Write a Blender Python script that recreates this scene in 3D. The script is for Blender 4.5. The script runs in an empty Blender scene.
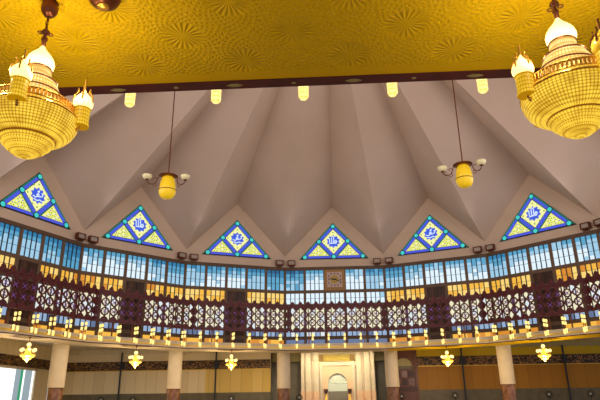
import bpy, math, random
from mathutils import Matrix, Vector
random.seed(7)
PI = math.pi
rad = math.radians
C = bpy.context.scene.collection

# ------------------------------------------------------------------ camera
D = 23.775
cd = bpy.data.cameras.new('camera'); cam = bpy.data.objects.new('camera', cd); C.objects.link(cam)
cd.sensor_width = 36; cd.lens = 558.5 / 600 * 36; cd.clip_start = .05; cd.clip_end = 500
cam.matrix_world = (Matrix.Translation((0, -D, 1.4)) @ Matrix.Rotation(rad(3.865), 4, 'Z')
                    @ Matrix.Rotation(rad(90 + 20.072), 4, 'X') @ Matrix.Rotation(rad(-.707), 4, 'Z'))
bpy.context.scene.camera = cam

# ------------------------------------------------------------------ world, light, exposure
w = bpy.data.worlds.new('world'); bpy.context.scene.world = w; w.use_nodes = True
wb = w.node_tree.nodes['Background']
wb.inputs[0].default_value = (.80, .86, 1.0, 1); wb.inputs[1].default_value = .8
vs = bpy.context.scene.view_settings
vs.view_transform = 'Standard'; vs.look = 'None'; vs.gamma = 1; vs.exposure = 0.0; vs.use_curve_mapping = False

# daylight coming in through the gallery windows behind and beside the viewer
DAY = 400
for k in (4, 5, 6, 7, 8, 9, 10, 11):
    a = rad(22.5 * k - .856)
    ld = bpy.data.lights.new('window_daylight', 'AREA'); ld.shape = 'RECTANGLE'; ld.size = 7.4; ld.size_y = 5.6; ld.energy = DAY; ld.color = (1.0, .85, .78)
    lo = bpy.data.objects.new('window_daylight', ld); C.objects.link(lo)
    lo.matrix_world = Matrix.Translation((19.55 * math.sin(a), 19.55 * math.cos(a), 8.5)) @ Matrix.Rotation(-a, 4, 'Z') @ Matrix.Rotation(rad(-90), 4, 'X')

# ------------------------------------------------------------------ materials
def mat(name, col, rough=.7, metal=0, emis=None, es=0, spec=None):
    m = bpy.data.materials.new(name); m.use_nodes = True
    b = m.node_tree.nodes['Principled BSDF']
    b.inputs['Base Color'].default_value = (*col, 1)
    b.inputs['Roughness'].default_value = rough
    b.inputs['Metallic'].default_value = metal
    if spec is not None: b.inputs['Specular IOR Level'].default_value = spec
    if emis:
        b.inputs['Emission Color'].default_value = (*emis, 1)
        b.inputs['Emission Strength'].default_value = es
    return m
def nn(m, t, **kw):
    n = m.node_tree.nodes.new(t)
    for k, v in kw.items(): setattr(n, k, v)
    return n
def lk(m, a, b): m.node_tree.links.new(a, b)
def mth(m, op, a, b=None, c=None):
    n = nn(m, 'ShaderNodeMath', operation=op)
    for i, v in enumerate((a, b, c)):
        if v is None: continue
        if hasattr(v, 'links'): lk(m, v, n.inputs[i])
        else: n.inputs[i].default_value = v
    return n.outputs[0]
def bsdf(m): return m.node_tree.nodes['Principled BSDF']
def noise_mix(m, c1, c2, scale, lo=.4, hi=.6, detail=4, stretch=(1, 1, 1)):
    tc = nn(m, 'ShaderNodeTexCoord'); mp = nn(m, 'ShaderNodeMapping'); mp.inputs['Scale'].default_value = stretch
    no = nn(m, 'ShaderNodeTexNoise'); no.inputs['Scale'].default_value = scale; no.inputs['Detail'].default_value = detail
    cr = nn(m, 'ShaderNodeValToRGB')
    cr.color_ramp.elements[0].position = lo; cr.color_ramp.elements[1].position = hi
    cr.color_ramp.elements[0].color = (*c1, 1); cr.color_ramp.elements[1].color = (*c2, 1)
    lk(m, tc.outputs['Object'], mp.inputs[0]); lk(m, mp.outputs[0], no.inputs['Vector'])
    lk(m, no.outputs['Fac'], cr.inputs[0]); lk(m, cr.outputs[0], bsdf(m).inputs['Base Color'])
    return m

M = {}
M['dome'] = noise_mix(mat('dome_plaster', (.6, .52, .45), .85, spec=.2), (.62, .50, .42), (.68, .56, .50), .25, .3, .7)
M['gable'] = noise_mix(mat('gable_plaster', (.6, .5, .4), .85, spec=.2), (.68, .55, .43), (.74, .60, .49), .4, .3, .7)
M['cream'] = noise_mix(mat('cream_plaster', (.75, .64, .45), .6), (.66, .56, .40), (.74, .64, .48), 1.5, .3, .7)
M['cream_dim'] = mat('cream_plaster_dim', (.66, .55, .38), .7)
M['goldline'] = mat('gold_moulding', (.75, .48, .06), .35, .3)
M['brownrail'] = mat('brown_rail', (.13, .075, .045), .6)
M['mullion'] = mat('brown_mullion', (.16, .10, .06), .6)
M['thin'] = mat('dark_glazing_bar', (.03, .04, .06), .6)
M['maroon'] = noise_mix(mat('maroon_metal', (.09, .010, .012), .5), (.075, .005, .010), (.12, .012, .014), 3, .35, .65)
M['purple'] = mat('purple_rosette', (.30, .10, .55), .5)
M['greenwhite'] = mat('pale_glass', (.8, .8, .7), .3)
M['bronze'] = mat('dark_bronze', (.16, .045, .02), .35, .6)
M['brass'] = mat('brass', (.75, .42, .08), .3, .8)
M['darkwood'] = noise_mix(mat('dark_door_wood', (.05, .02, .012), .5), (.03, .012, .008), (.09, .035, .018), 4, .3, .7, stretch=(1, 1, .2))
M['redwood'] = noise_mix(mat('red_brown_wood', (.2, .05, .02), .45), (.08, .017, .007), (.15, .035, .013), 3, .3, .7, stretch=(4, 4, .5))
M['deepred'] = mat('deep_red_wood', (.045, .008, .006), .5)
M['marble'] = noise_mix(mat('brown_marble', (.35, .16, .07), .15), (.13, .05, .02), (.30, .14, .06), 2.5, .35, .65, 8)
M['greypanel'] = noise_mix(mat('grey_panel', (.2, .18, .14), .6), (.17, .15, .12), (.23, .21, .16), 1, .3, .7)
M['dado'] = noise_mix(mat('dado_stone', (.22, .17, .10), .5), (.12, .10, .055), (.17, .14, .08), 2, .3, .7)
M['carpet'] = noise_mix(mat('carpet', (.30, .26, .20), .95), (.26, .22, .16), (.36, .30, .24), 6, .3, .7)
M['black'] = mat('black', (.01, .01, .01), .5)
M['white'] = mat('white_enamel', (.8, .8, .78), .4)
M['olive'] = mat('olive_inlay', (.42, .36, .16), .5)
M['goldtext'] = mat('gold_letters', (.75, .55, .10), .35, .3)
M['shell'] = mat('pale_green_marble', (.62, .70, .60), .4)
M['peach'] = mat('peach_marble', (.78, .52, .32), .5)
M['lens'] = mat('floodlight_lens', (.45, .40, .36), .2)

def panelled(name, c1, c2, w_):
    """Cladding of tall boards: slight colour change per board and a narrow joint."""
    m = mat(name, c1, .55); tc = nn(m, 'ShaderNodeTexCoord'); sp = nn(m, 'ShaderNodeSeparateXYZ')
    lk(m, tc.outputs['Object'], sp.inputs[0])
    k = mth(m, 'DIVIDE', mth(m, 'ADD', sp.outputs[0], sp.outputs[1]), w_)
    wn = nn(m, 'ShaderNodeTexWhiteNoise', noise_dimensions='1D'); lk(m, mth(m, 'FLOOR', k), wn.inputs['W'])
    mx = nn(m, 'ShaderNodeMix', data_type='RGBA'); mx.inputs[6].default_value = (*c1, 1); mx.inputs[7].default_value = (*c2, 1)
    lk(m, wn.outputs['Value'], mx.inputs[0])
    j = mth(m, 'LESS_THAN', mth(m, 'FRACT', k), .06)
    m2 = nn(m, 'ShaderNodeMix', data_type='RGBA'); m2.inputs[7].default_value = (c1[0] * .7, c1[1] * .7, c1[2] * .7, 1)
    lk(m, mth(m, 'MULTIPLY', j, .6), m2.inputs[0]); lk(m, mx.outputs[2], m2.inputs[6]); lk(m, m2.outputs[2], bsdf(m).inputs['Base Color'])
    return m
M['wall_beige'] = panelled('beige_cladding', (.78, .64, .38), (.88, .74, .48), .9)  # beige, olive and ochre differ by lighting, painted into the cladding colour
M['wall_ochre_lit'] = panelled('ochre_lit_cladding', (.40, .17, .0), (.47, .205, .001), .9)
M['wall_olive_lit'] = panelled('olive_yellow_lit_cladding', (.78, .54, .12), (.86, .62, .18), .9)
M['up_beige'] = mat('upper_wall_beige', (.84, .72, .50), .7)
M['up_yellow_lit'] = mat('upper_wall_yellow_lit', (.66, .46, .01), .7)  # yellower light on the right wall put into its colour

def frieze_mat():
    m = mat('calligraphy_frieze', (.05, .02, .01), .5); tc = nn(m, 'ShaderNodeTexCoord')
    mp = nn(m, 'ShaderNodeMapping'); mp.inputs['Scale'].default_value = (1.1, 1.1, 2.2)
    no = nn(m, 'ShaderNodeTexNoise'); no.inputs['Scale'].default_value = 2.2; no.inputs['Detail'].default_value = 3; no.inputs['Distortion'].default_value = 2.5
    cr = nn(m, 'ShaderNodeValToRGB'); cr.color_ramp.interpolation = 'CONSTANT'
    e = cr.color_ramp.elements; e[0].color = (.022, .008, .008, 1); e[1].position = .53; e[1].color = (.42, .22, .06, 1)
    n = e.new(.62); n.color = (.09, .025, .02, 1)
    lk(m, tc.outputs['Object'], mp.inputs[0]); lk(m, mp.outputs[0], no.inputs['Vector']); lk(m, no.outputs['Fac'], cr.inputs[0])
    lk(m, cr.outputs[0], bsdf(m).inputs['Base Color']); return m
M['frieze'] = frieze_mat()

def soffit_mat():
    """Yellow ceiling with raised sunburst rosettes on a diagonal grid (relief only)."""
    m = mat('yellow_carved_ceiling', (.86, .56, .002), .55, spec=.15)
    tc = nn(m, 'ShaderNodeTexCoord'); sp = nn(m, 'ShaderNodeSeparateXYZ'); lk(m, tc.outputs['Object'], sp.inputs[0])
    X, Y = sp.outputs[0], sp.outputs[1]
    PX, PY, ox, oy = 1.16, 1.00, -.96, -18.43
    def cell(dx, dy):
        fx = mth(m, 'SUBTRACT', mth(m, 'FRACT', mth(m, 'ADD', mth(m, 'DIVIDE', mth(m, 'SUBTRACT', X, ox + dx), PX), 50.5)), .5)
        fy = mth(m, 'SUBTRACT', mth(m, 'FRACT', mth(m, 'ADD', mth(m, 'DIVIDE', mth(m, 'SUBTRACT', Y, oy + dy), PY), 50.5)), .5)
        ax = mth(m, 'MULTIPLY', fx, PX); ay = mth(m, 'MULTIPLY', fy, PY)
        r = mth(m, 'SQRT', mth(m, 'ADD', mth(m, 'MULTIPLY', ax, ax), mth(m, 'MULTIPLY', ay, ay)))
        return r, mth(m, 'ARCTAN2', ay, ax)
    r1, a1 = cell(0, 0); r2, a2 = cell(PX / 2, PY / 2)
    def star(r, a):
        fd = nn(m, 'ShaderNodeMapRange'); fd.inputs[1].default_value = .02; fd.inputs[2].default_value = .14; lk(m, r, fd.inputs[0])
        spoke = mth(m, 'MULTIPLY', mth(m, 'SINE', mth(m, 'MULTIPLY', a, 20)), fd.outputs[0])
        # further out the spokes weave with rings into kite shapes
        k = mth(m, 'MULTIPLY', r, 44)
        w1 = mth(m, 'SINE', mth(m, 'ADD', mth(m, 'MULTIPLY', a, 12), k)); w2 = mth(m, 'SINE', mth(m, 'SUBTRACT', mth(m, 'MULTIPLY', a, 12), k))
        weave = mth(m, 'MAXIMUM', mth(m, 'ABSOLUTE', w1), mth(m, 'ABSOLUTE', w2))
        t = nn(m, 'ShaderNodeMapRange'); t.inputs[1].default_value = .18; t.inputs[2].default_value = .25; lk(m, r, t.inputs[0])
        mx = nn(m, 'ShaderNodeMix'); lk(m, t.outputs[0], mx.inputs[0]); lk(m, spoke, mx.inputs[2]); lk(m, mth(m, 'MULTIPLY', weave, 1.6), mx.inputs[3])
        return mx.outputs[0]
    near = mth(m, 'LESS_THAN', r1, r2)
    mx = nn(m, 'ShaderNodeMix'); lk(m, near, mx.inputs[0]); lk(m, star(r2, a2), mx.inputs[2]); lk(m, star(r1, a1), mx.inputs[3])
    bp = nn(m, 'ShaderNodeBump'); bp.inputs['Strength'].default_value = .65; bp.inputs['Distance'].default_value = .016
    lk(m, mx.outputs[0], bp.inputs['Height']); lk(m, bp.outputs[0], bsdf(m).inputs['Normal'])
    return m
M['soffit'] = soffit_mat()
M['soffit_plain'] = mat('yellow_plain_ceiling', (.86, .56, .002), .55, spec=.15)

def crystal(name, dark, light, strength, nu, scale_z):
    """Lit strands of crystal beads: rows and columns of beads with darker gaps."""
    m = mat(name, (.08, .03, .001), .4, spec=.15)
    tc = nn(m, 'ShaderNodeTexCoord'); sp = nn(m, 'ShaderNodeSeparateXYZ'); lk(m, tc.outputs['Object'], sp.inputs[0])
    a = mth(m, 'ARCTAN2', sp.outputs[1], sp.outputs[0])
    s1 = mth(m, 'ABSOLUTE', mth(m, 'SINE', mth(m, 'MULTIPLY', a, nu)))
    s2 = mth(m, 'ABSOLUTE', mth(m, 'SINE', mth(m, 'MULTIPLY', sp.outputs[2], scale_z)))
    f = mth(m, 'POWER', mth(m, 'MULTIPLY', s1, s2), .6)
    no = nn(m, 'ShaderNodeTexNoise'); no.inputs['Scale'].default_value = 9; lk(m, tc.outputs['Object'], no.inputs['Vector'])
    g = mth(m, 'MULTIPLY', f, mth(m, 'ADD', mth(m, 'MULTIPLY', no.outputs['Fac'], 2.2), -.05))
    mx = nn(m, 'ShaderNodeMix', data_type='RGBA'); mx.inputs[6].default_value = (*dark, 1); mx.inputs[7].default_value = (*light, 1)
    lk(m, g, mx.inputs[0]); lk(m, mx.outputs[2], bsdf(m).inputs['Emission Color']); bsdf(m).inputs['Emission Strength'].default_value = strength
    return m
M['basket'] = crystal('crystal_basket', (.30, .12, .0), (1.0, .66, .06), 1.15, 42, 150)
M['drop'] = crystal('crystal_lower_bowl', (.34, .14, .0), (1, .66, .06), 1.15, 26, 170)
M['tower'] = crystal('crystal_tower', (.62, .30, .01), (1.0, .86, .35), 1.15, 24, 60)
M['satglass'] = crystal('crystal_cylinder', (.45, .2, .0), (1, .64, .04), .95, 10, 90)
M['onion'] = mat('lit_onion_glass', (.9, .8, .6), .3, emis=(1, .68, .22), es=2.0)
M['onion_dim'] = mat('amber_glass', (.6, .4, .05), .3, emis=(.6, .32, .01), es=.35)
M['bulb'] = mat('lit_globe', (.9, .8, .5), .3, emis=(1, .74, .26), es=1.6)
M['bulbgold'] = mat('lit_gold_bowl', (.8, .5, .1), .3, emis=(1, .60, .06), es=1.0)
M['sconceglass'] = crystal('sconce_crystal', (.85, .48, .05), (1, .85, .35), 1.5, 8, 55)
M['cuplamp'] = mat('cream_cup_glass', (.75, .70, .42), .3)
M['lantern'] = mat('yellow_lantern_glass', (.72, .50, .02), .35, emis=(.65, .40, .0), es=.40)

def emat(name, c, s=1.0): return mat(name, (0.02, 0.02, 0.02), .4, emis=c, es=s)
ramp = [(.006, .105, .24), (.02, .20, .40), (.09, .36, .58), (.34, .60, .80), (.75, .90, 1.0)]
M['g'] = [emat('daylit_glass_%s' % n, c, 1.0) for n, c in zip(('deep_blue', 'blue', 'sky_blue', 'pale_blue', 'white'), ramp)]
M['gy'] = [emat('daylit_amber_glass', (.92, .48, .05)), emat('daylit_orange_glass', (.70, .26, .02)), emat('daylit_yellow_glass', (.98, .66, .18))]
M['gw'] = [emat('daylit_lower_glass_blue', (.12, .17, .30)), emat('daylit_lower_glass_pale', (.30, .42, .62)), emat('daylit_lower_glass_white', (.75, .80, .82)), emat('daylit_lower_glass_cream', (.86, .80, .56))]
M['sy'] = emat('stained_glass_yellow', (.88, .86, .20), 1.0)
M['scream'] = emat('stained_glass_cream', (.92, .90, .38), 1.0)
M['sblue'] = emat('stained_glass_blue', (.055, .09, .72), 1.0)
M['sstar'] = emat('stained_glass_star_blue', (.03, .10, .75), 1.0)
M['sturq'] = emat('stained_glass_turquoise', (.04, .62, .58), 1.0)
M['sgreen'] = emat('stained_glass_green', (.0, .16, .09), 1.0)
M['sdot'] = emat('stained_glass_leaf_green', (.16, .42, .0), 1.0)
M['swhite'] = emat('stained_glass_white', (.70, .82, 1.0), 1.0)
M['lead'] = mat('black_lead', (.008, .008, .02), .5)
M['day'] = emat('bright_doorway_glass', (1, 1, .97), 1.3)
M['curtain'] = emat('backlit_grey_blue_curtain', (.30, .38, .42), 1.0)
M['daygreen'] = emat('green_backlit_strip', (.03, .32, .16), 1.0)

# ------------------------------------------------------------------ mesh helpers
class MB:
    def __init__(s): s.v, s.f, s.m = [], [], []
    def face(s, pts, mi=0):
        b = len(s.v); s.v += [tuple(p) for p in pts]; s.f.append(tuple(range(b, b + len(pts)))); s.m.append(mi)
    def box(s, x0, x1, y0, y1, z0, z1, mi=0):
        b = len(s.v)
        s.v += [(x0, y0, z0), (x1, y0, z0), (x1, y1, z0), (x0, y1, z0), (x0, y0, z1), (x1, y0, z1), (x1, y1, z1), (x0, y1, z1)]
        for q in ((0, 3, 2, 1), (4, 5, 6, 7), (0, 1, 5, 4), (1, 2, 6, 5), (2, 3, 7, 6), (3, 0, 4, 7)):
            s.f.append(tuple(b + i for i in q)); s.m.append(mi)
    def prism(s, poly, y0, y1, mi=0):
        """polygon in x,z extruded from y0 (front) to y1 (back)"""
        n = len(poly); b = len(s.v)
        s.v += [(x, y0, z) for x, z in poly] + [(x, y1, z) for x, z in poly]
        s.f.append(tuple(b + i for i in range(n))); s.f.append(tuple(b + n + i for i in reversed(range(n)))); s.m += [mi, mi]
        for i in range(n):
            j = (i + 1) % n; s.f.append((b + i, b + n + i, b + n + j, b + j)); s.m.append(mi)
    def lathe(s, prof, n=24, mi=0, o=(0, 0, 0)):
        b = len(s.v)
        for r, z in prof:
            for i in range(n):
                a = 2 * PI * i / n; s.v.append((o[0] + r * math.cos(a), o[1] + r * math.sin(a), o[2] + z))
        for k in range(len(prof) - 1):
            for i in range(n):
                j = (i + 1) % n; s.f.append((b + k * n + i, b + k * n + j, b + (k + 1) * n + j, b + (k + 1) * n + i)); s.m.append(mi)
        s.f.append(tuple(b + i for i in reversed(range(n)))); s.m.append(mi)
        s.f.append(tuple(b + (len(prof) - 1) * n + i for i in range(n))); s.m.append(mi)
    def tube(s, pts, r, n=8, mi=0):
        pts = [Vector(p) for p in pts]; b = len(s.v); up = Vector((0, 0, 1))
        for i, p in enumerate(pts):
            t = (pts[min(i + 1, len(pts) - 1)] - pts[max(i - 1, 0)]).normalized()
            u = t.cross(up) if abs(t.z) < .95 else t.cross(Vector((1, 0, 0))); u.normalize(); v = t.cross(u)
            rr = r[i] if isinstance(r, (list, tuple)) else r
            for k in range(n):
                a = 2 * PI * k / n; s.v.append(tuple(p + u * rr * math.cos(a) + v * rr * math.sin(a)))
        for i in range(len(pts) - 1):
            for k in range(n):
                j = (k + 1) % n; s.f.append((b + i * n + k, b + i * n + j, b + (i + 1) * n + j, b + (i + 1) * n + k)); s.m.append(mi)
        s.f.append(tuple(b + k for k in reversed(range(n)))); s.f.append(tuple(b + (len(pts) - 1) * n + k for k in range(n))); s.m += [mi, mi]
    def torus(s, R, r, z=0, n=24, k=6, o=(0, 0), mi=0):
        b = len(s.v)
        for i in range(n):
            a = 2 * PI * i / n
            for j in range(k):
                c = 2 * PI * j / k; q = R + r * math.cos(c)
                s.v.append((o[0] + q * math.cos(a), o[1] + q * math.sin(a), z + r * math.sin(c)))
        for i in range(n):
            for j in range(k):
                i2, j2 = (i + 1) % n, (j + 1) % k
                s.f.append((b + i * k + j, b + i2 * k + j, b + i2 * k + j2, b + i * k + j2)); s.m.append(mi)
    def mesh(s, name, mats, smooth=False):
        me = bpy.data.meshes.new(name); me.from_pydata(s.v, [], s.f)
        for m_ in (mats if isinstance(mats, (list, tuple)) else [mats]): me.materials.append(m_)
        me.polygons.foreach_set('material_index', s.m)
        if smooth: me.polygons.foreach_set('use_smooth', [True] * len(s.f))
        me.update(); return me
    def build(s, name, mats, parent=None, smooth=False):
        return put(name, s.mesh(name, mats, smooth), parent)
def put(name, me, parent=None, loc=None, rz=None):
    o = bpy.data.objects.new(name, me); C.objects.link(o)
    if parent: o.parent = parent
    if loc: o.location = loc
    if rz is not None: o.rotation_euler = (0, 0, rz)
    return o
def tag(o, label=None, cat=None, group=None, kind=None):
    for k, v in (('label', label), ('category', cat), ('group', group), ('kind', kind)):
        if v: o[k] = v
    return o
def struct(o, label=None): o['kind'] = 'structure'; (o.__setitem__('label', label) if label else None); return o
def empty(name, loc, rz=0): 
    o = bpy.data.objects.new(name, None); C.objects.link(o); o.location = loc; o.rotation_euler = (0, 0, rz); o.empty_display_size = .2; return o
def copy_tree(o, parent=None):
    c = o.copy(); C.objects.link(c)
    if parent: c.parent = parent
    for ch in list(o.children): copy_tree(ch, c)
    return c

# ------------------------------------------------------------------ ring geometry
ROT = rad(-.856); STEP = rad(22.5); CA = math.cos(STEP / 2); TA = math.tan(STEP / 2)
def vang(i): return (i - 2.5) * STEP + ROT          # vertex i
def fang(k): return k * STEP + ROT                  # facet k, 0 = the one with the clock
def polar(Rr, a, z): return (Rr * math.sin(a), Rr * math.cos(a), z)
VISIBLE = range(-4, 4)                              # facets the photograph looks at
NEAR = (8,)                                    # facets over the camera
ZV, ZB, ZG, ZC, RW, RG = 12.48, 11.43, 16.70, 24.1, 20.0, 19.99
AW = RW * CA; HW = AW * TA

# folded roof: sixteen folds from apex to valleys (low) and gable peaks (high)
mb = MB()
for k in range(16):
    aL, aR, am = fang(k) - STEP / 2, fang(k) + STEP / 2, fang(k)
    c, g = (0, 0, ZC), polar(RG, am, ZG)
    N = 10
    for vA, flip in ((aL, 0), (aR, 1)):
        v = polar(RW, vA, ZV)
        for i in range(N):
            t0, t1 = i / N, (i + 1) / N
            p = lambda a, b, t: tuple(a[q] + (b[q] - a[q]) * t for q in range(3))
            q = [p(c, v, t0), p(c, v, t1), p(c, g, t1), p(c, g, t0)]
            if i == 0: q = q[:3]
            mb.face(q if flip else q[::-1])
struct(mb.build('ceiling', M['dome']), 'pale folded star-shaped roof rising over the hall')

# gables with a hole-free plaster face, slightly thick, and the cornice under them
for k in range(16):
    mb = MB(); a = fang(k)
    def L(x, y, z): return (x, y, z)
    outer = [(-HW, ZB), (HW, ZB), (HW, ZV), (0, ZG), (-HW, ZV)]
    tilt = lambda z: max(0, z - ZV) * (RG - AW) / (ZG - ZV)
    mb.face([(x, tilt(z), z) for x, z in outer])
    mb.face([(x, tilt(z) + .35, z) for x, z in reversed(outer)])
    for i in range(5):
        (x0, z0), (x1, z1) = outer[i], outer[(i + 1) % 5]
        mb.face([(x0, tilt(z0), z0), (x0, tilt(z0) + .35, z0), (x1, tilt(z1) + .35, z1), (x1, tilt(z1), z1)])
    o = mb.build('wall_gable', M['gable']); o.location = polar(AW, a, 0); o.rotation_euler = (0, 0, -a); struct(o)
    mb = MB(); mb.box(-HW, HW, -.14, .15, ZB - .10, ZB + .06); mb.box(-HW, HW, -.08, .1, ZB + .06, ZB + .14)
    o = mb.build('trim_1', M['brownrail']); o.location = polar(AW, a, 0); o.rotation_euler = (0, 0, -a); struct(o)

# ------------------------------------------------------------------ triangular stained glass windows
HWN, HH = 2.74, 3.08
def off(poly, d):
    """inset a convex counter-clockwise polygon by d"""
    n = len(poly); out = []
    for i in range(n):
        p0, p1, p2 = Vector(poly[i - 1]), Vector(poly[i]), Vector(poly[(i + 1) % n])
        e1, e2 = (p1 - p0).normalized(), (p2 - p1).normalized()
        n1, n2 = Vector((-e1.y, e1.x)), Vector((-e2.y, e2.x)); b = (n1 + n2); s = d / max(.2, 1 + n1.dot(n2))
        out.append(tuple(p1 + b * s))
    return out
def ribbon(mb, pts, wd, y, mi=0):
    for i in range(len(pts) - 1):
        a, b = Vector(pts[i]), Vector(pts[i + 1]); d = (b - a).normalized() * wd / 2; nrm = Vector((-d.y, d.x))
        q = [a - d * .6 - nrm, b + d * .6 - nrm, b + d * .6 + nrm, a - d * .6 + nrm]
        mb.prism([(v.x, v.y) for v in q], y, y + .01, mi)
def disc(mb, cx, cz, r, y, n=8, mi=0, d=.01): mb.prism([(cx + r * math.cos(2 * PI * (i + .5) / n), cz + r * math.sin(2 * PI * (i + .5) / n)) for i in range(n)], y, y + d, mi)
CALL = {0: [[(-.32, .30), (-.30, -.12)], [(-.14, .34), (-.12, -.16), (-.30, -.20)], [(.04, .30), (.04, -.16), (-.12, -.18)],
            [(.04, -.16), (.20, -.18), (.30, -.04), (.22, .10), (.12, .0), (.20, -.14)], [(-.06, .44), (.02, .38), (.10, .46)]],
        1: [[(-.38, -.10), (-.20, -.16), (-.04, -.06), (.06, .08), (-.06, .12), (-.10, .0), (.10, -.06), (.30, .02), (.36, .20), (.26, .22)],
            [(-.30, -.30), (-.06, -.36), (.16, -.26), (.30, -.34)], [(-.05, .26), (.06, .36), (.02, .20)]]}
def tri_window_meshes(kind):
    T = [(-HWN, 0), (HWN, 0), (0, HH)]
    mbs = {}
    lead = MB(); lead.prism(T, -.02, .06)
    g, b, y = MB(), MB(), MB()
    NT = [(-2.30, .17), (2.30, .17), (0, 2.75)]; ml, mr, mbm = (-1.15, 1.46), (1.15, 1.46), (0, .17)
    def bar(dst, p, q, d0, d1, yy=-.04):
        e = Vector(q) - Vector(p); n_ = Vector((-e.y, e.x)).normalized()
        w_ = [Vector(p) + n_ * d0, Vector(q) + n_ * d0, Vector(q) + n_ * d1, Vector(p) + n_ * d1]; dst.prism([(v.x, v.y) for v in w_], yy, yy + .01, 0)
    bar(b, NT[0], NT[1], -.10, .07); bar(b, NT[1], NT[2], -.09, .11); bar(b, NT[2], NT[0], -.09, .11)
    bar(b, mbm, ml, -.12, .12, -.045); bar(b, mbm, mr, -.12, .12, -.045)
    o1, o2 = off(T, .02), off(T, .12)
    for i in (1, 2):
        jx = (i + 1) % 3; g.prism([o1[i], o1[jx], o2[jx], o2[i]], -.04, -.03, 0)
    bar(g, mbm, ml, .14, .21, -.042); bar(g, mbm, mr, -.21, -.14, -.042)
    def inset(poly, ds):
        n = len(poly); L_ = []
        for i in range(n):
            p, q = Vector(poly[i]), Vector(poly[(i + 1) % n]); e = (q - p).normalized(); L_.append((p + Vector((-e.y, e.x)) * ds[i], e))
        out = []
        for i in range(n):
            (p, e), (q, f) = L_[i - 1], L_[i]; t = ((q.x - p.x) * f.y - (q.y - p.y) * f.x) / (e.x * f.y - e.y * f.x); out.append(tuple(p + e * t))
        return out
    tl = inset([NT[0], mbm, ml], (.10, .22, .14)); tr = inset([mbm, NT[1], mr], (.10, .14, .22))
    rh = inset([mbm, mr, NT[2], ml], (.16, .16, .16, .16))
    y.prism(tl, -.04, -.03, 0); y.prism(tr, -.04, -.03, 0); y.prism(rh, -.04, -.03, 1)
    cx, cz = sum(p[0] for p in rh) / 4, sum(p[1] for p in rh) / 4
    st = MB(); pts = []
    for i in range(20):
        rr = .56 if i % 2 == 0 else .42; an = PI / 2 + 2 * PI * i / 20; pts.append((cx + rr * math.cos(an), cz + rr * math.sin(an)))
    for i in range(20): st.prism([(cx, cz), pts[i], pts[(i + 1) % 20]], -.055, -.042, 0)
    dt = MB()
    for i in range(12):
        an = 2 * PI * i / 12; rr = .70 + .06 * abs(math.cos(2 * an)); 
        px, pz = cx + rr * math.cos(an), cz + rr * math.sin(an); disc(dt, px, pz, .07, -.052, 4)
    def inside(p, poly, m_=.1):
        for i in range(len(poly)):
            a_, b_ = Vector(poly[i]), Vector(poly[(i + 1) % len(poly)]); e = (b_ - a_).normalized()
            if e.x * (p[1] - a_.y) - e.y * (p[0] - a_.x) < m_: return False
        return True
    for poly in (tl, tr):
        k = 0
        for ix in range(-16, 17):
            for iz in range(0, 9):
                p = (ix * .17 + (iz % 2) * .085, .2 + iz * .15)
                if inside(p, poly, .07): disc(dt, p[0], p[1], .052, -.052, 4, [0, 1, 2, 0][(ix + 2 * iz) % 4])
    wl = MB()
    for s_ in CALL[kind]: ribbon(wl, [(cx + u * .95, cz + v * .95) for u, v in s_], .075, -.068)
    nd = MB()
    nodes = NT + [ml, mr, mbm]
    for p in nodes: disc(nd, p[0], p[1], .22, -.06, 8, 1); disc(nd, p[0], p[1], .16, -.075, 8, 0)
    return [('lead_frame', lead.mesh('lead_frame', M['lead'])), ('green_border', g.mesh('green_border', M['sgreen'])),
            ('blue_border', b.mesh('blue_border', M['sblue'])), ('yellow_pane', y.mesh('yellow_pane', [M['sy'], M['scream']])),
            ('star', st.mesh('star', M['sstar'])), ('dots', dt.mesh('dots', [M['sdot'], M['swhite'], M['sstar']])),
            ('calligraphy', wl.mesh('calligraphy', M['swhite'])), ('corner_boss', nd.mesh('corner_boss', [M['sturq'], M['lead']]))]
sets = [tri_window_meshes(0), tri_window_meshes(1)]
wn = 0
TRIL = {-4: 'far left, mostly out of frame', -3: 'upper left behind the hanging chandelier', -2: 'second from the left', -1: 'left of the clock', 0: 'above the wall clock',
        1: 'right of the clock', 2: 'rightmost whole one', 3: 'past the right edge'}
for k in VISIBLE:
    wn += 1; a = fang(k); parts = sets[0 if k in (0, 2, -2) else 1]
    n0, me0 = parts[0]
    o = put('window_%d' % wn, me0); tl_ = math.atan2(RG - AW, ZG - ZV)
    o.matrix_world = Matrix.Translation(polar(AW - .03, a, 12.20)) @ Matrix.Rotation(-a, 4, 'Z') @ Matrix.Rotation(-tl_, 4, 'X')
    struct(o, 'triangular stained glass gable window, ' + TRIL[k])
    for n_, me in parts[1:]: put(n_, me, o)

# ------------------------------------------------------------------ window wall of the gallery
BW = 2 * HW / 5
T1, T2, T3, T4 = (9.74, 11.32), (8.68, 9.50), (6.22, 8.36), (5.62, 5.98)
def panes(mb, z0, z1, rows, pick, cols=4):
    x0, x1 = -BW / 2 + .10, BW / 2 - .10; cw = (x1 - x0) / cols; rh = (z1 - z0) / rows
    for c_ in range(cols):
        for r_ in range(rows):
            mb.face([(x0 + c_ * cw, .03, z0 + r_ * rh), (x0 + (c_ + 1) * cw, .03, z0 + r_ * rh), (x0 + (c_ + 1) * cw, .03, z0 + (r_ + 1) * rh), (x0 + c_ * cw, .03, z0 + (r_ + 1) * rh)], pick(c_, r_, rows))
def bars(mb, z0, z1, rows, cols=4):
    x0, x1 = -BW / 2 + .10, BW / 2 - .10; cw = (x1 - x0) / cols
    for c_ in range(1, cols): mb.box(x0 + c_ * cw - .032, x0 + c_ * cw + .032, -.02, .02, z0, z1)
    for r_ in range(1, rows):
        z = z0 + (z1 - z0) * r_ / rows; mb.box(x0, x1, -.012, .012, z - .009, z + .009)
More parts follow.
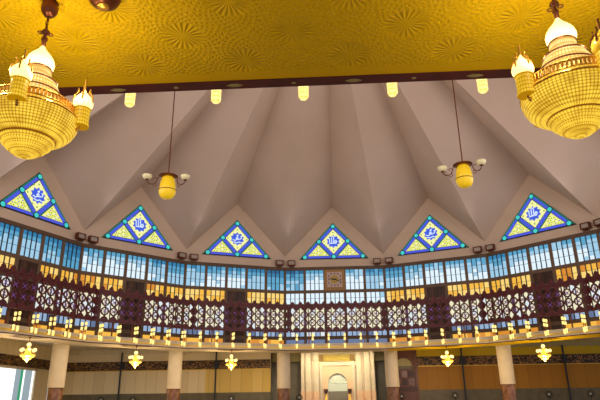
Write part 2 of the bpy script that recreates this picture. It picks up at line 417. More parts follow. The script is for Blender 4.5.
def frame_mesh(clock=False):
    mb = MB()
    for s in (-1, 1): x = s * BW / 2; mb.box(min(x, x - s * .10), max(x, x - s * .10), -.08, .10, 5.5, ZB - .08)
    for z0, z1 in ((5.5, T4[0]), (T4[1], T3[0]), (T3[1], T2[0]), (T2[1], T1[0]), (T1[1], ZB - .08)): mb.box(-BW / 2 + .1, BW / 2 - .1, -.06, .1, z0, z1)
    return mb.mesh('window_frame', M['mullion'])
FR = frame_mesh()
bb = {}
for nm, (z0, z1), r_ in (('u', T1, 3), ('m', T2, 2), ('l', T3, 4), ('b', T4, 1)):
    q = MB(); bars(q, z0, z1, r_); bb[nm] = q.mesh('glazing_bars', M['thin'])
bn = 8
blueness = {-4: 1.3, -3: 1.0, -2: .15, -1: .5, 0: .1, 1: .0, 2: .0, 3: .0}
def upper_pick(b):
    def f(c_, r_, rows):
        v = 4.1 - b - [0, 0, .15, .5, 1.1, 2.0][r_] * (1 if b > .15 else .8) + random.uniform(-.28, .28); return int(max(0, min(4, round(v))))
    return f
CLOCK_BAY = (0, 2)
for k in VISIBLE:
    a = fang(k)
    for j in range(5):
        wn += 1; u = (j - 2) * BW
        loc = Vector(polar(AW, a, 0)) + Vector((math.cos(a), -math.sin(a), 0)) * u
        o = put('window_%d' % wn, FR, None, loc, -a); struct(o)
        centre = (k == 0); door = (j == 2 and k != 0)
        edge = abs(j - 2) / 2
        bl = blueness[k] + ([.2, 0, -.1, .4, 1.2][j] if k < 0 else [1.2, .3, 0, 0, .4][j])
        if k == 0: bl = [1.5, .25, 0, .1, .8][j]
        if (k, j) != CLOCK_BAY:
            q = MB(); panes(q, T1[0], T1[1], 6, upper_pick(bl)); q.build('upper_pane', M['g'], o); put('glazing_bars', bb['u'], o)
        if door:
            q = MB(); hw = BW / 2 - .1
            for s in (-1, 1):
                x0, x1 = (-hw, -.03) if s < 0 else (.03, hw)
                q.box(x0, x1, -.02, .05, 5.62, T2[1])
                for z0, z1 in ((5.8, 6.9), (7.05, 8.3), (8.75, 9.4)): q.box(x0 + .12, x1 - .12, -.05, -.02, z0, z1)
            q.box(-.035, .035, -.04, .06, 5.62, T2[1])
            q.build('door_leaf', M['darkwood'], o)
        else:
            q = MB()
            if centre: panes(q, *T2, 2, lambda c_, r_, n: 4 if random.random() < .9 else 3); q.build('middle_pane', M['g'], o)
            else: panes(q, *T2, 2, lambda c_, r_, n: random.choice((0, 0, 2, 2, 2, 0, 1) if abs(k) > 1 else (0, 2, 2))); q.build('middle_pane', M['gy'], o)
            put('glazing_bars', bb['m'], o)
            q = MB(); panes(q, *T3, 4, lambda c_, r_, n: random.choice((2, 3, 3, 3)) if r_ > 0 else random.choice((1, 1, 2, 0) if centre else (0, 1, 1))); q.build('lower_pane', M['gw'], o); put('glazing_bars', bb['l'], o)
            q = MB()
            if centre: panes(q, *T4, 1, lambda c_, r_, n: 0); q.build('bottom_pane', M['gw'], o)
            else: panes(q, *T4, 1, lambda c_, r_, n: random.choice((1, 0))); q.build('bottom_pane', M['gy'], o)

# wall clock in the middle bay of the far facet
ck = empty('wall_clock', polar(AW - .09, fang(0), 10.53), -fang(0))
tag(ck, 'square wall clock with gold surround, high among the windows straight ahead', 'clock')
h = .80; q = MB(); q.box(-h, h, 0, .08, -h * 1.05, h * 1.0); q.build('case', mat('gold_brown_case', (.40, .22, .06), .5), ck)
q = MB(); q.box(-.60, .60, -.03, 0, -.60, .60); q.build('dial', mat('pink_grey_dial', (.62, .46, .40), .5), ck)
q = MB(); disc(q, 0, 0, .33, -.045, 24, 0, .015); q.build('centre_disc', mat('gold_disc', (.55, .38, .08), .4), ck)
for i in range(12):
    an = PI / 2 - 2 * PI * (i + 1) / 12; q = MB(); ux, uz = math.cos(an), math.sin(an); rr = .46 / max(abs(ux), abs(uz)) if i % 3 != 2 else .46
    rr = min(rr, .52); cx, cz = rr * ux, rr * uz; q.box(cx - .05, cx + .05, -.045, -.03, cz - .06, cz + .06)
    q.build('hour_mark', mat('slate_numeral', (.12, .12, .20), .5) if i == 0 else bpy.data.materials['slate_numeral'], ck)
for nm, an, ln, wd in (('hour_hand', rad(180 - 8), .40, .06), ('minute_hand', rad(-20), .56, .045)):
    q = MB(); ux, uz = math.cos(an), math.sin(an); px, pz = -uz, ux
    q.prism([(-ux * .12 - px * wd, -uz * .12 - pz * wd), (ux * ln - px * wd * .4, uz * ln - pz * wd * .4), (ux * ln + px * wd * .4, uz * ln + pz * wd * .4), (-ux * .12 + px * wd, -uz * .12 + pz * wd)][::1],
            -.075 if nm[0] == 'h' else -.09, -.06 if nm[0] == 'h' else -.078)
    q.build(nm, M['black'], ck)

# floodlights in pairs on the cornice
fl = empty('floodlight', (0, 0, 0))
q = MB(); q.box(-.30, .30, -.16, .16, .10, .16); q.box(-.30, .30, -.16, .16, .44, .50); q.box(-.30, -.24, -.16, .16, .16, .44); q.box(.24, .30, -.16, .16, .16, .44); q.box(-.24, .24, .06, .16, .16, .44); q.build('housing', M['bronze'], fl)
q = MB(); q.box(-.24, .24, -.10, .05, .16, .44); q.build('lens', M['lens'], fl)
q = MB(); q.box(-.05, .05, -.05, .05, 0, .10); q.box(-.22, .22, -.08, .08, -.01, .02); q.build('bracket', M['bronze'], fl)
first = True
ORD = {0: 'above the far left edge', 1: 'second cornice corner from the left', 2: 'third cornice corner from the left', 3: 'cornice corner left of the clock', 4: 'cornice corner right of the clock', 5: 'cornice corner right of the two yellow lanterns', 6: 'cornice corner at the right edge'}
for i, dsc in ((-1, 'cornice corner past the left edge'), (0, 'leftmost visible cornice corner'), (1, 'second cornice corner left of the clock'), (2, 'cornice corner just left of the clock'),
               (3, 'cornice corner just right of the clock'), (4, 'cornice corner two corners right of the clock'), (5, 'cornice corner at the right edge')):
    for s in (-1, 1):
        o = fl if first else copy_tree(fl); first = False
        va = vang(i); fa = va + s * STEP / 2
        p = Vector(polar(RW - .30, va, ZB + .14)) + Vector((math.cos(fa), -math.sin(fa), 0)) * s * .48
        o.location = p; o.rotation_euler = (0, 0, -va - s * .1)
        tag(o, '%s box of the floodlight pair at the %s' % ('left' if s < 0 else 'right', dsc), 'floodlight', 'floodlights on the cornice')

for i in range(-1, 6):          # added fill to even out the folds; the floodlights themselves are unlit
    ld = bpy.data.lights.new('added_fold_fill', 'SPOT'); ld.energy = 160; ld.color = (1, .82, .84); ld.spot_size = rad(120); ld.spot_blend = 1; ld.shadow_soft_size = .25
    lo = bpy.data.objects.new('added_fold_fill', ld); C.objects.link(lo); p = Vector(polar(RW - 1.6, vang(i), ZB + .5)); lo.location = p
    lo.rotation_euler = (Vector((0, 0, 19.5)) - p).to_track_quat('-Z', 'Y').to_euler()

# ------------------------------------------------------------------ gallery slab ring
AS = 17.85
def ringmesh(a_in, a_out, z0, z1, parts=('in', 'bot', 'top', 'out'), ks=range(16)):
    mb = MB()
    for k in ks:
        v0, v1 = fang(k) - STEP / 2, fang(k) + STEP / 2; ri, ro = a_in / CA, a_out / CA
        i0, i1, o0, o1 = [(r * math.sin(v), r * math.cos(v)) for r, v in ((ri, v0), (ri, v1), (ro, v0), (ro, v1))]
        if 'in' in parts: mb.face([(*i0, z0), (*i0, z1), (*i1, z1), (*i1, z0)])
        if 'out' in parts: mb.face([(*o0, z0), (*o1, z0), (*o1, z1), (*o0, z1)])
        if 'bot' in parts: mb.face([(*i0, z0), (*i1, z0), (*o1, z0), (*o0, z0)])
        if 'top' in parts: mb.face([(*i0, z1), (*o0, z1), (*o1, z1), (*i1, z1)])
    return mb
ZS = 5.06
struct(ringmesh(AS, 20.0, ZS + .02, 5.5).build('floor_gallery', M['cream']), 'cream gallery slab edge ringing the hall')
CRK = (12, 13, 14, 15, 0); YEK = [k for k in range(16) if k not in CRK]
struct(ringmesh(AS + .17, 20.0, ZS, ZS + .02, ks=CRK).build('ceiling_gallery', M['cream']))
struct(ringmesh(AS + .17, AS + .34, ZS, ZS + .02, ks=YEK).build('ceiling_gallery_border', M['soffit_plain']))
struct(ringmesh(AS + .34, 20.0, ZS, ZS + .02, ks=YEK).build('ceiling_gallery', M['soffit']), 'yellow carved ceiling under the gallery above the viewer')
struct(ringmesh(AS - .005, AS + .17, ZS - .012, ZS + .03).build('trim_2', M['maroon']))
struct(ringmesh(AS - .03, AS, 5.19, 5.30).build('trim_3', M['goldline']))
struct(ringmesh(AS - .07, AS, 5.43, 5.5).build('trim_4', M['cream']))
# small gold inlays on the maroon border over the camera
q = MB()
for k in (7, 8, 9):
    a = fang(k)
    for j in range(-4, 5):
        t = Vector((math.cos(a), -math.sin(a))); nrm = Vector((math.sin(a), math.cos(a))); c_ = nrm * (AS + .08) + t * j * .72
        big = j % 2 == 0; L_, W_ = (.10, .03) if big else (.03, .02)
        pts = [c_ - t * L_, c_ - t * L_ * .4 - nrm * W_, c_ + t * L_ * .4 - nrm * W_, c_ + t * L_, c_ + t * L_ * .4 + nrm * W_, c_ - t * L_ * .4 + nrm * W_]
        b0 = len(q.v); q.v += [(p.x, p.y, ZS - .018) for p in pts] + [(p.x, p.y, ZS - .010) for p in pts]
        q.f.append(tuple(b0 + i for i in range(6))); q.m.append(0)
        for i in range(6): q.f.append((b0 + i, b0 + (i + 1) % 6, b0 + 6 + (i + 1) % 6, b0 + 6 + i)); q.m.append(0)
struct(q.build('trim_5', M['olive']))
# outer hall ceiling (higher) and its inner face
struct(ringmesh(20.0, 36, 6.0, 6.15).build('ceiling_outer', M['up_beige']))

# ------------------------------------------------------------------ hall shell
q = MB(); q.box(-30, 34, -34, 27, -.2, 0); struct(q.build('floor', M['carpet']))
YB = 24.6
def wallseg(x0, x1, mats, name):
    q = MB()
    q.box(x0, x1, YB, YB + .3, 2.37, 4.22, 0); q.box(x0, x1, YB, YB + .3, 4.22, 6.0, 1); q.box(x0, x1, YB - .05, YB + .3, 0, 2.37, 2)
    return struct(q.build(name, mats))
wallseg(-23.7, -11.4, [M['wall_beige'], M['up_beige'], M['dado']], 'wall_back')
wallseg(-11.4, -5.9, [M['wall_olive_lit'], M['up_beige'], M['dado']], 'wall_back')
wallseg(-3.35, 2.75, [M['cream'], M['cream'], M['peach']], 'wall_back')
wallseg(3.8, 31, [M['wall_ochre_lit'], M['up_yellow_lit'], M['dado']], 'wall_back')
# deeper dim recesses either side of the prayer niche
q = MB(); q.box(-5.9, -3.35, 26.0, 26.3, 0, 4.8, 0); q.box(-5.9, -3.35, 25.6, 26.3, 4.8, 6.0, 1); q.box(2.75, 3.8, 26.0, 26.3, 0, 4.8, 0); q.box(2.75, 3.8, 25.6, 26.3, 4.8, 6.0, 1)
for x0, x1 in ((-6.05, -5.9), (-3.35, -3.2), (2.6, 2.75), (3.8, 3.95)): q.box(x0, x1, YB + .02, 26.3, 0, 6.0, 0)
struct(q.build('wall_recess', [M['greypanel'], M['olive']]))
# left wall with a bright glazed doorway
q = MB(); XL = -23.7
q.box(XL - .3, XL, 20.15, YB, 0, 6.0, 0); q.box(XL - .3, XL, -34, 12.0, 0, 6.0, 0); q.box(XL - .3, XL, 12.0, 20.15, 4.2, 6.0, 0)
struct(q.build('wall_left', [M['wall_beige']]))
q = MB()
for y0, y1 in ((12.0, 12.2), (14.6, 14.75), (19.9, 20.15)): q.box(XL - .2, XL + .06, y0, y1, 0, 4.2)
q.box(XL - .2, XL + .06, 12.0, 20.15, 4.05, 4.2)
d1 = struct(q.build('door_1', M['cream']), 'bright glazed doorway at the far left')
for nm, y0, y1, mt in (('glass_pane', 12.2, 14.6, 'day'), ('glass_pane', 14.75, 17.3, 'day'), ('curtain', 17.3, 18.0, 'curtain'), ('green_strip', 18.0, 18.35, 'daygreen'), ('glass_pane', 18.35, 18.6, 'day'), ('curtain', 18.6, 19.6, 'curtain'), ('glass_pane', 19.6, 19.9, 'day')):
    q = MB(); q.box(XL - .12, XL - .06, y0, y1, .02, 4.05); q.build(nm, M[mt], d1)
# calligraphy friezes
def frieze(x0, x1, n):
    q = MB(); q.box(x0, x1, YB - .07, YB, 4.24, 4.92, 0); q.box(x0, x1, YB - .09, YB, 4.18, 4.24, 1); q.box(x0, x1, YB - .09, YB, 4.92, 4.96, 2)
    struct(q.build('trim_%d' % n, [M['frieze'], M['goldline'], M['deepred']]))
frieze(-23.6, -5.95, 6); frieze(4.9, 31, 7)
q = MB(); q.box(XL, XL + .07, -2, YB - .1, 4.24, 4.92, 0); q.box(XL, XL + .09, -2, YB - .1, 4.92, 4.96, 1); struct(q.build('trim_8', [M['frieze'], M['deepred']]))
# scalloped moulding under the outer ceiling
def scallop(x0, x1, n, m_):
    q = MB(); x = x0; s = .62
    while x + s <= x1:
        pts = [(x, 5.95), (x, 5.72)] + [(x + s / 2 - s / 2 * math.cos(PI * i / 8), 5.72 - .16 * math.sin(PI * i / 8)) for i in range(1, 8)] + [(x + s, 5.72), (x + s, 5.95)]
        q.prism(pts, YB - .10, YB - .01); x += s
    struct(q.build('trim_%d' % n, m_))
scallop(-23.6, -6, 9, M['cream']); scallop(4.0, 30, 10, M['olive'])
# slim dark uprights on the back wall
n_ = 11
for x in (-18.66, -10.5, 9.85, 17.97, 26.1):
    q = MB(); q.box(x - .055, x + .055, YB - .24, YB - .12, 0, 5.7); q.box(x - .16, x + .26, YB - .12, YB - .071, 4.3, 4.88, 0); struct(q.build('trim_%d' % n_, M['thin'])); n_ += 1

# prayer niche wall
q = MB()
def pil(x0, x1, y, z1, mi=0): q.box(x0, x1, y, YB, 0, z1, mi)
for s, cx in ((-1, -.33), (1, -.33)):
    for d0, d1, y in ((2.75, 3.0, .35), (2.2, 2.6, .28), (1.55, 1.95, .2)):
        q = MB(); xa, xb = cx + s * d0, cx + s * d1; q.box(min(xa, xb), max(xa, xb), YB - y, YB, 2.37, 5.6, 0); q.box(min(xa, xb) - .03, max(xa, xb) + .03, YB - y - .04, YB, 0, 2.37, 1); struct(q.build('trim_%d' % n_, [M['cream'], M['peach']])); n_ += 1
q = MB(); q.box(-3.3, 2.7, YB - .4, YB, 5.6, 5.75, 0); struct(q.build('trim_%d' % n_, M['cream'])); n_ += 1
mh = empty('prayer_niche', (-.35, YB - .06, 0)); tag(mh, 'arched prayer niche with a pale fluted half dome, straight ahead at the back wall', 'niche')
q = MB(); R_ = .80; zc = 2.95
pts = [(-1.25, 0), (-R_, 0), (-R_, zc)] + [(R_ * -math.cos(PI * i / 16), zc + R_ * math.sin(PI * i / 16)) for i in range(1, 16)] + [(R_, zc), (R_, 0), (1.25, 0), (1.25, 4.35), (-1.25, 4.35)]
# surround split in quads so the arch stays clean
arch = [(R_ * -math.cos(PI * i / 16), zc + R_ * math.sin(PI * i / 16)) for i in range(17)]
for i in range(16):
    (xa, za), (xb, zb) = arch[i], arch[i + 1]; q.prism([(xa, za), (xb, zb), (xb, 4.35), (xa, 4.35)], -.18, 0)
q.box(-1.25, -R_, -.18, 0, 0, 4.35); q.box(R_, 1.25, -.18, 0, 0, 4.35)
q.build('surround', M['peach'], mh)
q = MB(); 
for xa, xb, za, zb in ((-1.42, -1.25, 0, 4.52), (1.25, 1.42, 0, 4.52), (-1.25, 1.25, 4.35, 4.52)): q.box(xa, xb, -.24, 0, za, zb)
q.build('border', M['cream'], mh)
q = MB(); nf = 12
for i in range(nf):
    a0, a1 = PI * i / nf, PI * (i + 1) / nf; am = (a0 + a1) / 2
    P0 = (-R_ * math.cos(a0), -.02, zc + R_ * math.sin(a0)); P1 = (-R_ * math.cos(a1), -.02, zc + R_ * math.sin(a1)); Pm = (-R_ * math.cos(am), .0, zc + R_ * math.sin(am)); c0 = (0, -.10, zc)
    q.face([c0, P0, (Pm[0] * .98, -.06, zc + (Pm[2] - zc) * .98)]); q.face([c0, (Pm[0] * .98, -.06, zc + (Pm[2] - zc) * .98), P1])
q.build('fluted_half_dome', M['shell'], mh)
q = MB(); q.box(-R_, R_, -.06, -.01, 0, 2.35); q.build('niche_back', M['greypanel'], mh); 
q = MB(); q.box(-R_, R_, -.06, -.01, 2.35, zc); q.build('niche_upper_back', M['shell'], mh)
for s in (-1, 1):
    q = MB(); q.lathe([(.09, 0), (.09, .1), (.07, .14), (.065, 2.2)], 12, 0, (s * .96, -.32, 0)); c_ = q.build('colonnette', M['goldline'], mh, True)
    q = MB(); q.box(s * .96 - .1, s * .96 + .1, -.42, -.22, 2.2, 2.3); q.box(s * .96 - .16, s * .96 + .16, -.47, -.18, 2.3, 2.52); q.build('capital', M['deepred'], c_)
sg = empty('inscription_panel', (-.38, YB - .02, 5.0)); tag(sg, 'narrow gold calligraphy panel on the wall above the prayer niche', 'sign')
q = MB(); q.box(-1.5, 1.5, -.06, 0, -.27, .27); q.build('board', mat('olive_gold_board', (.48, .36, .05), .5), sg)
for xa, xb in ((-1.5, -1.05), (1.05, 1.5)):
    q = MB(); q.box(xa + .05, xb - .05, -.08, -.06, -.22, .22); q.build('end_panel', mat('brown_panel', (.26, .14, .03), .5), sg)
q = MB(); x = -.92
while x < .9:
    hgt = random.choice((.34, .3, .12)); q.box(x, x + .035, -.085, -.06, -.1, -.1 + hgt)
    ribbon(q, [(x, -.1), (x + .08, -.17 + random.uniform(0, .1)), (x + .16, -.08)], .04, -.08); x += .17
q.build('lettering', M['goldtext'], sg)

# downlights over the niche
dl = empty('downlight', (0, 0, 0)); q = MB(); q.lathe([(.13, -.10), (.15, -.10), (.15, 0), (.13, 0)], 16); q.build('housing', M['bronze'], dl)
q = MB(); q.lathe([(.01, -.105), (.11, -.105), (.11, -.101), (.01, -.101)], 16); q.build('lens', M['bulb'], dl)
ld = bpy.data.lights.new('downlight_beam', 'SPOT'); ld.energy = 260; ld.color = (1, .84, .55); ld.spot_size = rad(130); ld.spot_blend = .8; ld.shadow_soft_size = .08
lo = bpy.data.objects.new('downlight_beam', ld); C.objects.link(lo); lo.parent = dl; lo.location = (0, 0, -.14); lo.rotation_euler = (rad(22), 0, 0)
first = True
for i, lb in enumerate(('leftmost', 'second from left', 'middle', 'second from right', 'rightmost')):
    o = dl if first else copy_tree(dl); first = False; o.location = (-2.9 + i * 1.3, 22.6, 6.0); tag(o, 'small round ceiling downlight before the prayer niche, %s of five' % lb, 'downlight', 'downlights before the prayer niche')

# carved pulpit right of the niche
mm = empty('pulpit', (4.95, 22.9, 0)); tag(mm, 'tall carved red-brown wooden pulpit with an arched olive panel beside the prayer niche', 'pulpit')
q = MB(); W = .95
for s in (-1, 1): q.box(s * W - .11, s * W + .11, -.15, .15, 0, 5.35)
q.box(-W - .2, W + .2, -.22, .22, 5.35, 5.5); q.box(-W, W, -.1, .1, 5.0, 5.35); q.build('frame', M['redwood'], mm)
q = MB(); ar = [(.62 * -math.cos(PI * i / 12), 4.25 + .5 * math.sin(PI * i / 12)) for i in range(13)]
for i in range(12): q.prism([ar[i], ar[i + 1], (ar[i + 1][0], 5.0), (ar[i][0], 5.0)], -.06, .02)
q.box(-W, -.62, -.06, .02, 3.9, 5.0); q.box(.62, W, -.06, .02, 3.9, 5.0); q.build('arch_panel', M['redwood'], mm)
q = MB(); q.box(-.7, .7, .02, .08, 4.15, 5.0, 0); q.box(-.7, .7, .02, .08, 3.8, 4.15, 1); q.build('olive_panel', [M['olive'], M['dado']], mm)
q = MB(); q.box(-W, W, -.02, .1, 2.55, 3.9, 0)
for ix in range(3):
    for iz in range(2): q.box(-.78 + ix * .55, -.36 + ix * .55, -.06, -.02, 2.7 + iz * .6, 3.18 + iz * .6, 1 if (ix + iz) % 2 else 2)
q.build('carved_screen', [M['redwood'], M['deepred'], M['marble']], mm)
q = MB(); q.box(-W, W, -.2, .12, 2.25, 2.55, 0); q.box(-W, W, -.06, .1, 0, 2.25, 1); q.build('parapet', [M['deepred'], M['redwood']], mm)

# columns
col = empty('column', (0, 0, 0))
q = MB(); n = 28; prof = [(.50, 2.52), (.50, 5.15), (.53, 5.2), (.53, 5.28), (.55, 5.5), (.66, 5.85), (.66, 6.0)]
q.lathe(prof, n); q.build('shaft', M['cream'], col)
q = MB(); q.lathe([(.56, 0), (.56, .3), (.46, .36), (.46, 2.46), (.50, 2.52)], n); q.build('marble_base', M['marble'], col)
tags = {-1: 'past the left edge', 0: 'leftmost round column in view, beside the bright doorway', 1: 'second round column from the left', 2: 'round column just left of the prayer niche wall', 3: 'round column just right of the prayer niche, beside the pulpit',
        4: 'rightmost round column in view', 5: 'past the right edge'}
first = True
for i in range(0, 5):
    o = col if first else copy_tree(col); first = False; o.location = polar(21.0, vang(i), 0); o.rotation_euler = (0, 0, -vang(i))
    tag(o, 'cream column with brown marble foot, ' + tags[i], 'column', 'columns under the gallery')

# ------------------------------------------------------------------ lattice balustrade
AL = 17.35; HL = AL * TA; S = 2 * HL / 12; ZL = 6.36
def hole(kind, n=16):
    pts = []
    for i in range(n):
        a = 2 * PI * i / n
        r = .19 if kind == 'c' else (.262 * (1 - .46 * abs(math.sin(2 * a)) ** .8))
        pts.append((r * math.cos(a), r * math.sin(a)))
    return pts
def diamond(n=16):
    d = S / 2 ; pts = []
    for i in range(n):
        a = 2 * PI * i / n; r = d / (abs(math.cos(a)) + abs(math.sin(a))); pts.append((r * math.cos(a), r * math.sin(a)))
    return pts
def screen():
    mb = MB(); t = .035
    def cell(cx, cz, kind):
        o_, i_ = diamond(), hole(kind); n = 16
        for y, fl_ in ((-t, 0), (t, 1)):
            for i in range(n):
                j = (i + 1) % n; f = [(cx + o_[i][0], y, cz + o_[i][1]), (cx + o_[j][0], y, cz + o_[j][1]), (cx + i_[j][0], y, cz + i_[j][1]), (cx + i_[i][0], y, cz + i_[i][1])]
                mb.face(f if not fl_ else f[::-1])
        for i in range(n):
            j = (i + 1) % n; mb.face([(cx + i_[i][0], -t, cz + i_[i][1]), (cx + i_[j][0], -t, cz + i_[j][1]), (cx + i_[j][0], t, cz + i_[j][1]), (cx + i_[i][0], t, cz + i_[i][1])])
    for i in range(12):
        for j in range(3): cell(-HL + (i + .5) * S, ZL + (j + .5) * S, 's')
    for i in range(1, 12):
        for j in range(1, 3): cell(-HL + i * S, ZL + j * S, 'c')
    h_ = S / 2
    for i in range(1, 12):
        x = -HL + i * S
        mb.prism([(x - h_, ZL), (x + h_, ZL), (x, ZL + h_)], -t, t); mb.prism([(x - h_, ZL + 3 * S), (x, ZL + 3 * S - h_), (x + h_, ZL + 3 * S)], -t, t)
    for s in (-1, 1):
        X = s * HL
        for j in (0, 3):
            zz = ZL + j * S; mb.prism([(X, zz), (X - s * h_, zz), (X, zz + (h_ if j == 0 else -h_))], -t, t)
        for j in (1, 2): zz = ZL + j * S; mb.prism([(X, zz - h_), (X - s * h_, zz), (X, zz + h_)], -t, t)
    for i in range(1, 12):
        for j in range(1, 3):
            cx, cz = -HL + i * S, ZL + j * S
            mb.prism([(cx + .055 * math.cos(2 * PI * q / 8), cz + .055 * math.sin(2 * PI * q / 8)) for q in range(8)], -.015, .015, 1)
            for q in range(4):
                a = PI / 4 + q * PI / 2; u = Vector((math.cos(a), math.sin(a))); n2 = Vector((-u.y, u.x)) * .016
                p0, p1 = Vector((cx, cz)) + u * .04, Vector((cx, cz)) + u * .195
                mb.prism([tuple(p0 - n2), tuple(p1 - n2), tuple(p1 + n2), tuple(p0 + n2)], -.012, .012, 1)
    return mb.mesh('lattice_screen', [M['maroon'], M['purple']])
def crest():
    mb = MB(); z = ZL + 3 * S + .07; t = .03; n = 12; s = 2 * HL / n
    for i in range(n):
        c_ = -HL + (i + .5) * s; h_ = s / 2 - .005; prof = [(h_, 0), (h_ * .92, .05), (h_ * .62, .09), (h_ * .46, .15), (h_ * .50, .20), (h_ * .30, .26), (0, .34)]
        mb.prism([(c_ - h_, z), (c_ + h_, z)] + [(c_ + x, z + y) for x, y in prof[1:]] + [(c_ - x, z + y) for x, y in prof[1:-1][::-1]], -t, t)
    return mb.mesh('scalloped_crest', M['maroon'])
SC, CR = screen(), crest()
q = MB(); q.box(-HL + .06, HL - .06, -.07, .07, ZL - .09, ZL); RB = q.mesh('bottom_rail', M['maroon'])
q = MB(); q.box(-HL + .06, HL - .06, -.07, .07, ZL + 3 * S, ZL + 3 * S + .07); RT = q.mesh('top_rail', M['maroon'])
q = MB(); q.box(-.035, .035, -.09, -.03, ZL - .09, ZL + 3 * S + .05); PO = q.mesh('post', M['maroon'])
q = MB(); q.box(-.035, .035, .58, .66, 5.5, ZL - .02); q.box(-.035, .035, .0, .66, ZL - .08, ZL - .02); BR = q.mesh('bracket', M['bronze'])
BAL = {-4: 'run at the far left edge', -3: 'run below the left chandelier', -2: 'second run left of the clock', -1: 'first run left of the clock', 0: 'run straight below the clock',
       1: 'first run right of the clock', 2: 'second run right of the clock', 3: 'run at the far right edge'}
for k in VISIBLE:
    o = empty('lattice_balustrade', polar(AL, fang(k), 0), -fang(k)); tag(o, 'dark red pierced lattice balustrade, ' + BAL[k], 'balustrade', 'lattice balustrades round the gallery')
    for nm, me in (('lattice_screen', SC), ('scalloped_crest', CR), ('bottom_rail', RB), ('top_rail', RT)): put(nm, me, o)
    for j in range(6):
        x = -HL + .10 + j * (2 * HL - .2) / 5; put('post', PO, o, (x, 0, 0)); 
        if j not in (0, 5): put('bracket', BR, o, (x, 0, 0))

# gallery sconces: two stems of lit crystal glasses on a bracket off the slab edge
sc = empty('gallery_lamp', (0, 0, 0))
q = MB(); q.tube([(0, .42, 5.40), (0, .2, 5.60), (0, -.02, 5.60)], .022); q.box(-.05, .05, .40, .44, 5.30, 5.47); q.build('bracket', M['bronze'], sc)
for y in (0.0, .32):
    q = MB(); q.tube([(0, y, 5.40), (0, y, 6.20)], .016, 6); st = q.build('stem', M['bronze'], sc)
    for z in ((5.13, 5.70, 5.97) if y == 0 else (5.21, 5.70, 5.97)):
        q = MB(); hgt = .30 if z < 5.5 else .20; q.lathe([(.045, 0), (.066, .03), (.07, hgt - .04), (.05, hgt)], 10, 0, (0, y, z)); q.build('crystal_glass', M['sconceglass'], st, False)
AF = AS - .43 - .02
first = True
for k in list(VISIBLE) + list(NEAR):
    for j in range(6):
        o = sc if first else copy_tree(sc); first = False; a = fang(k); u = (j - 2.5) * 2 * AF * TA / 6 + (.05 if k in NEAR else 0)
        p = Vector(polar(AF, a, 0)) + Vector((math.cos(a), -math.sin(a), 0)) * u
        o.location = p; o.rotation_euler = (0, 0, -a)
        pos = ('leftmost', 'second from left', 'third from left', 'third from right', 'second from right', 'rightmost')[j if k in VISIBLE else 5 - j]
        tag(o, 'crystal lamp, %s under the lattice %s' % (pos, BAL[k]) if k in VISIBLE else 'crystal lamp, %s on the near gallery edge overhead' % pos, 'lamp', 'crystal lamps along the gallery edge')

# ------------------------------------------------------------------ large basket chandeliers
def sphere(n=8, r=1, z=0): return [(max(.001, r * math.sin(PI * i / n)), z - r * math.cos(PI * i / n)) for i in range(n + 1)]
def onion(r, hgt): 
    return [(r * x, hgt * z) for x, z in ((.50, 0), (.80, .06), (.97, .18), (1, .30), (.90, .44), (.68, .58), (.42, .70), (.22, .82), (.08, .95), (.02, 1))]
def satellite(parent, ang_, r, h, lit=True):
    ca, sa = r * math.sin(ang_), r * math.cos(ang_)
    q = MB(); q.tube([(ca * .80, sa * .80, h + 0.43), (ca * .95, sa * .95, h + 0.31), (ca, sa, h + 0.37)], .012); arm = q.build('arm', M['brass'], parent)
    q = MB(); q.lathe([(.075, 0), (.075, .02), (.068, .03), (.068, .17), (.078, .18)], 16); c_ = q.build('crystal_cylinder', M['satglass'], arm); c_.location = (ca, sa, h + 0.35)
    q = MB(); q.lathe(onion(.088, .21), 20); c_ = q.build('onion_glass', M['onion'] if lit else M['onion_dim'], arm, True); c_.location = (ca, sa, h + 0.53)
    q = MB()
    for i in range(5):
        a = 2 * PI * i / 5; q.tube([(ca + .085 * math.cos(a), sa + .085 * math.sin(a), h + 0.59), (ca + .08 * math.cos(a), sa + .08 * math.sin(a), h + 0.66), (ca + .05 * math.cos(a), sa + .05 * math.sin(a), h + 0.70), (ca + .055 * math.cos(a), sa + .055 * math.sin(a), h + 0.73)], .008, 6)
    q.tube([(ca, sa, h + 0.73), (ca, sa, h + 0.83)], .008, 6); q.build('crown', M['brass'] if lit else M['bronze'], arm)
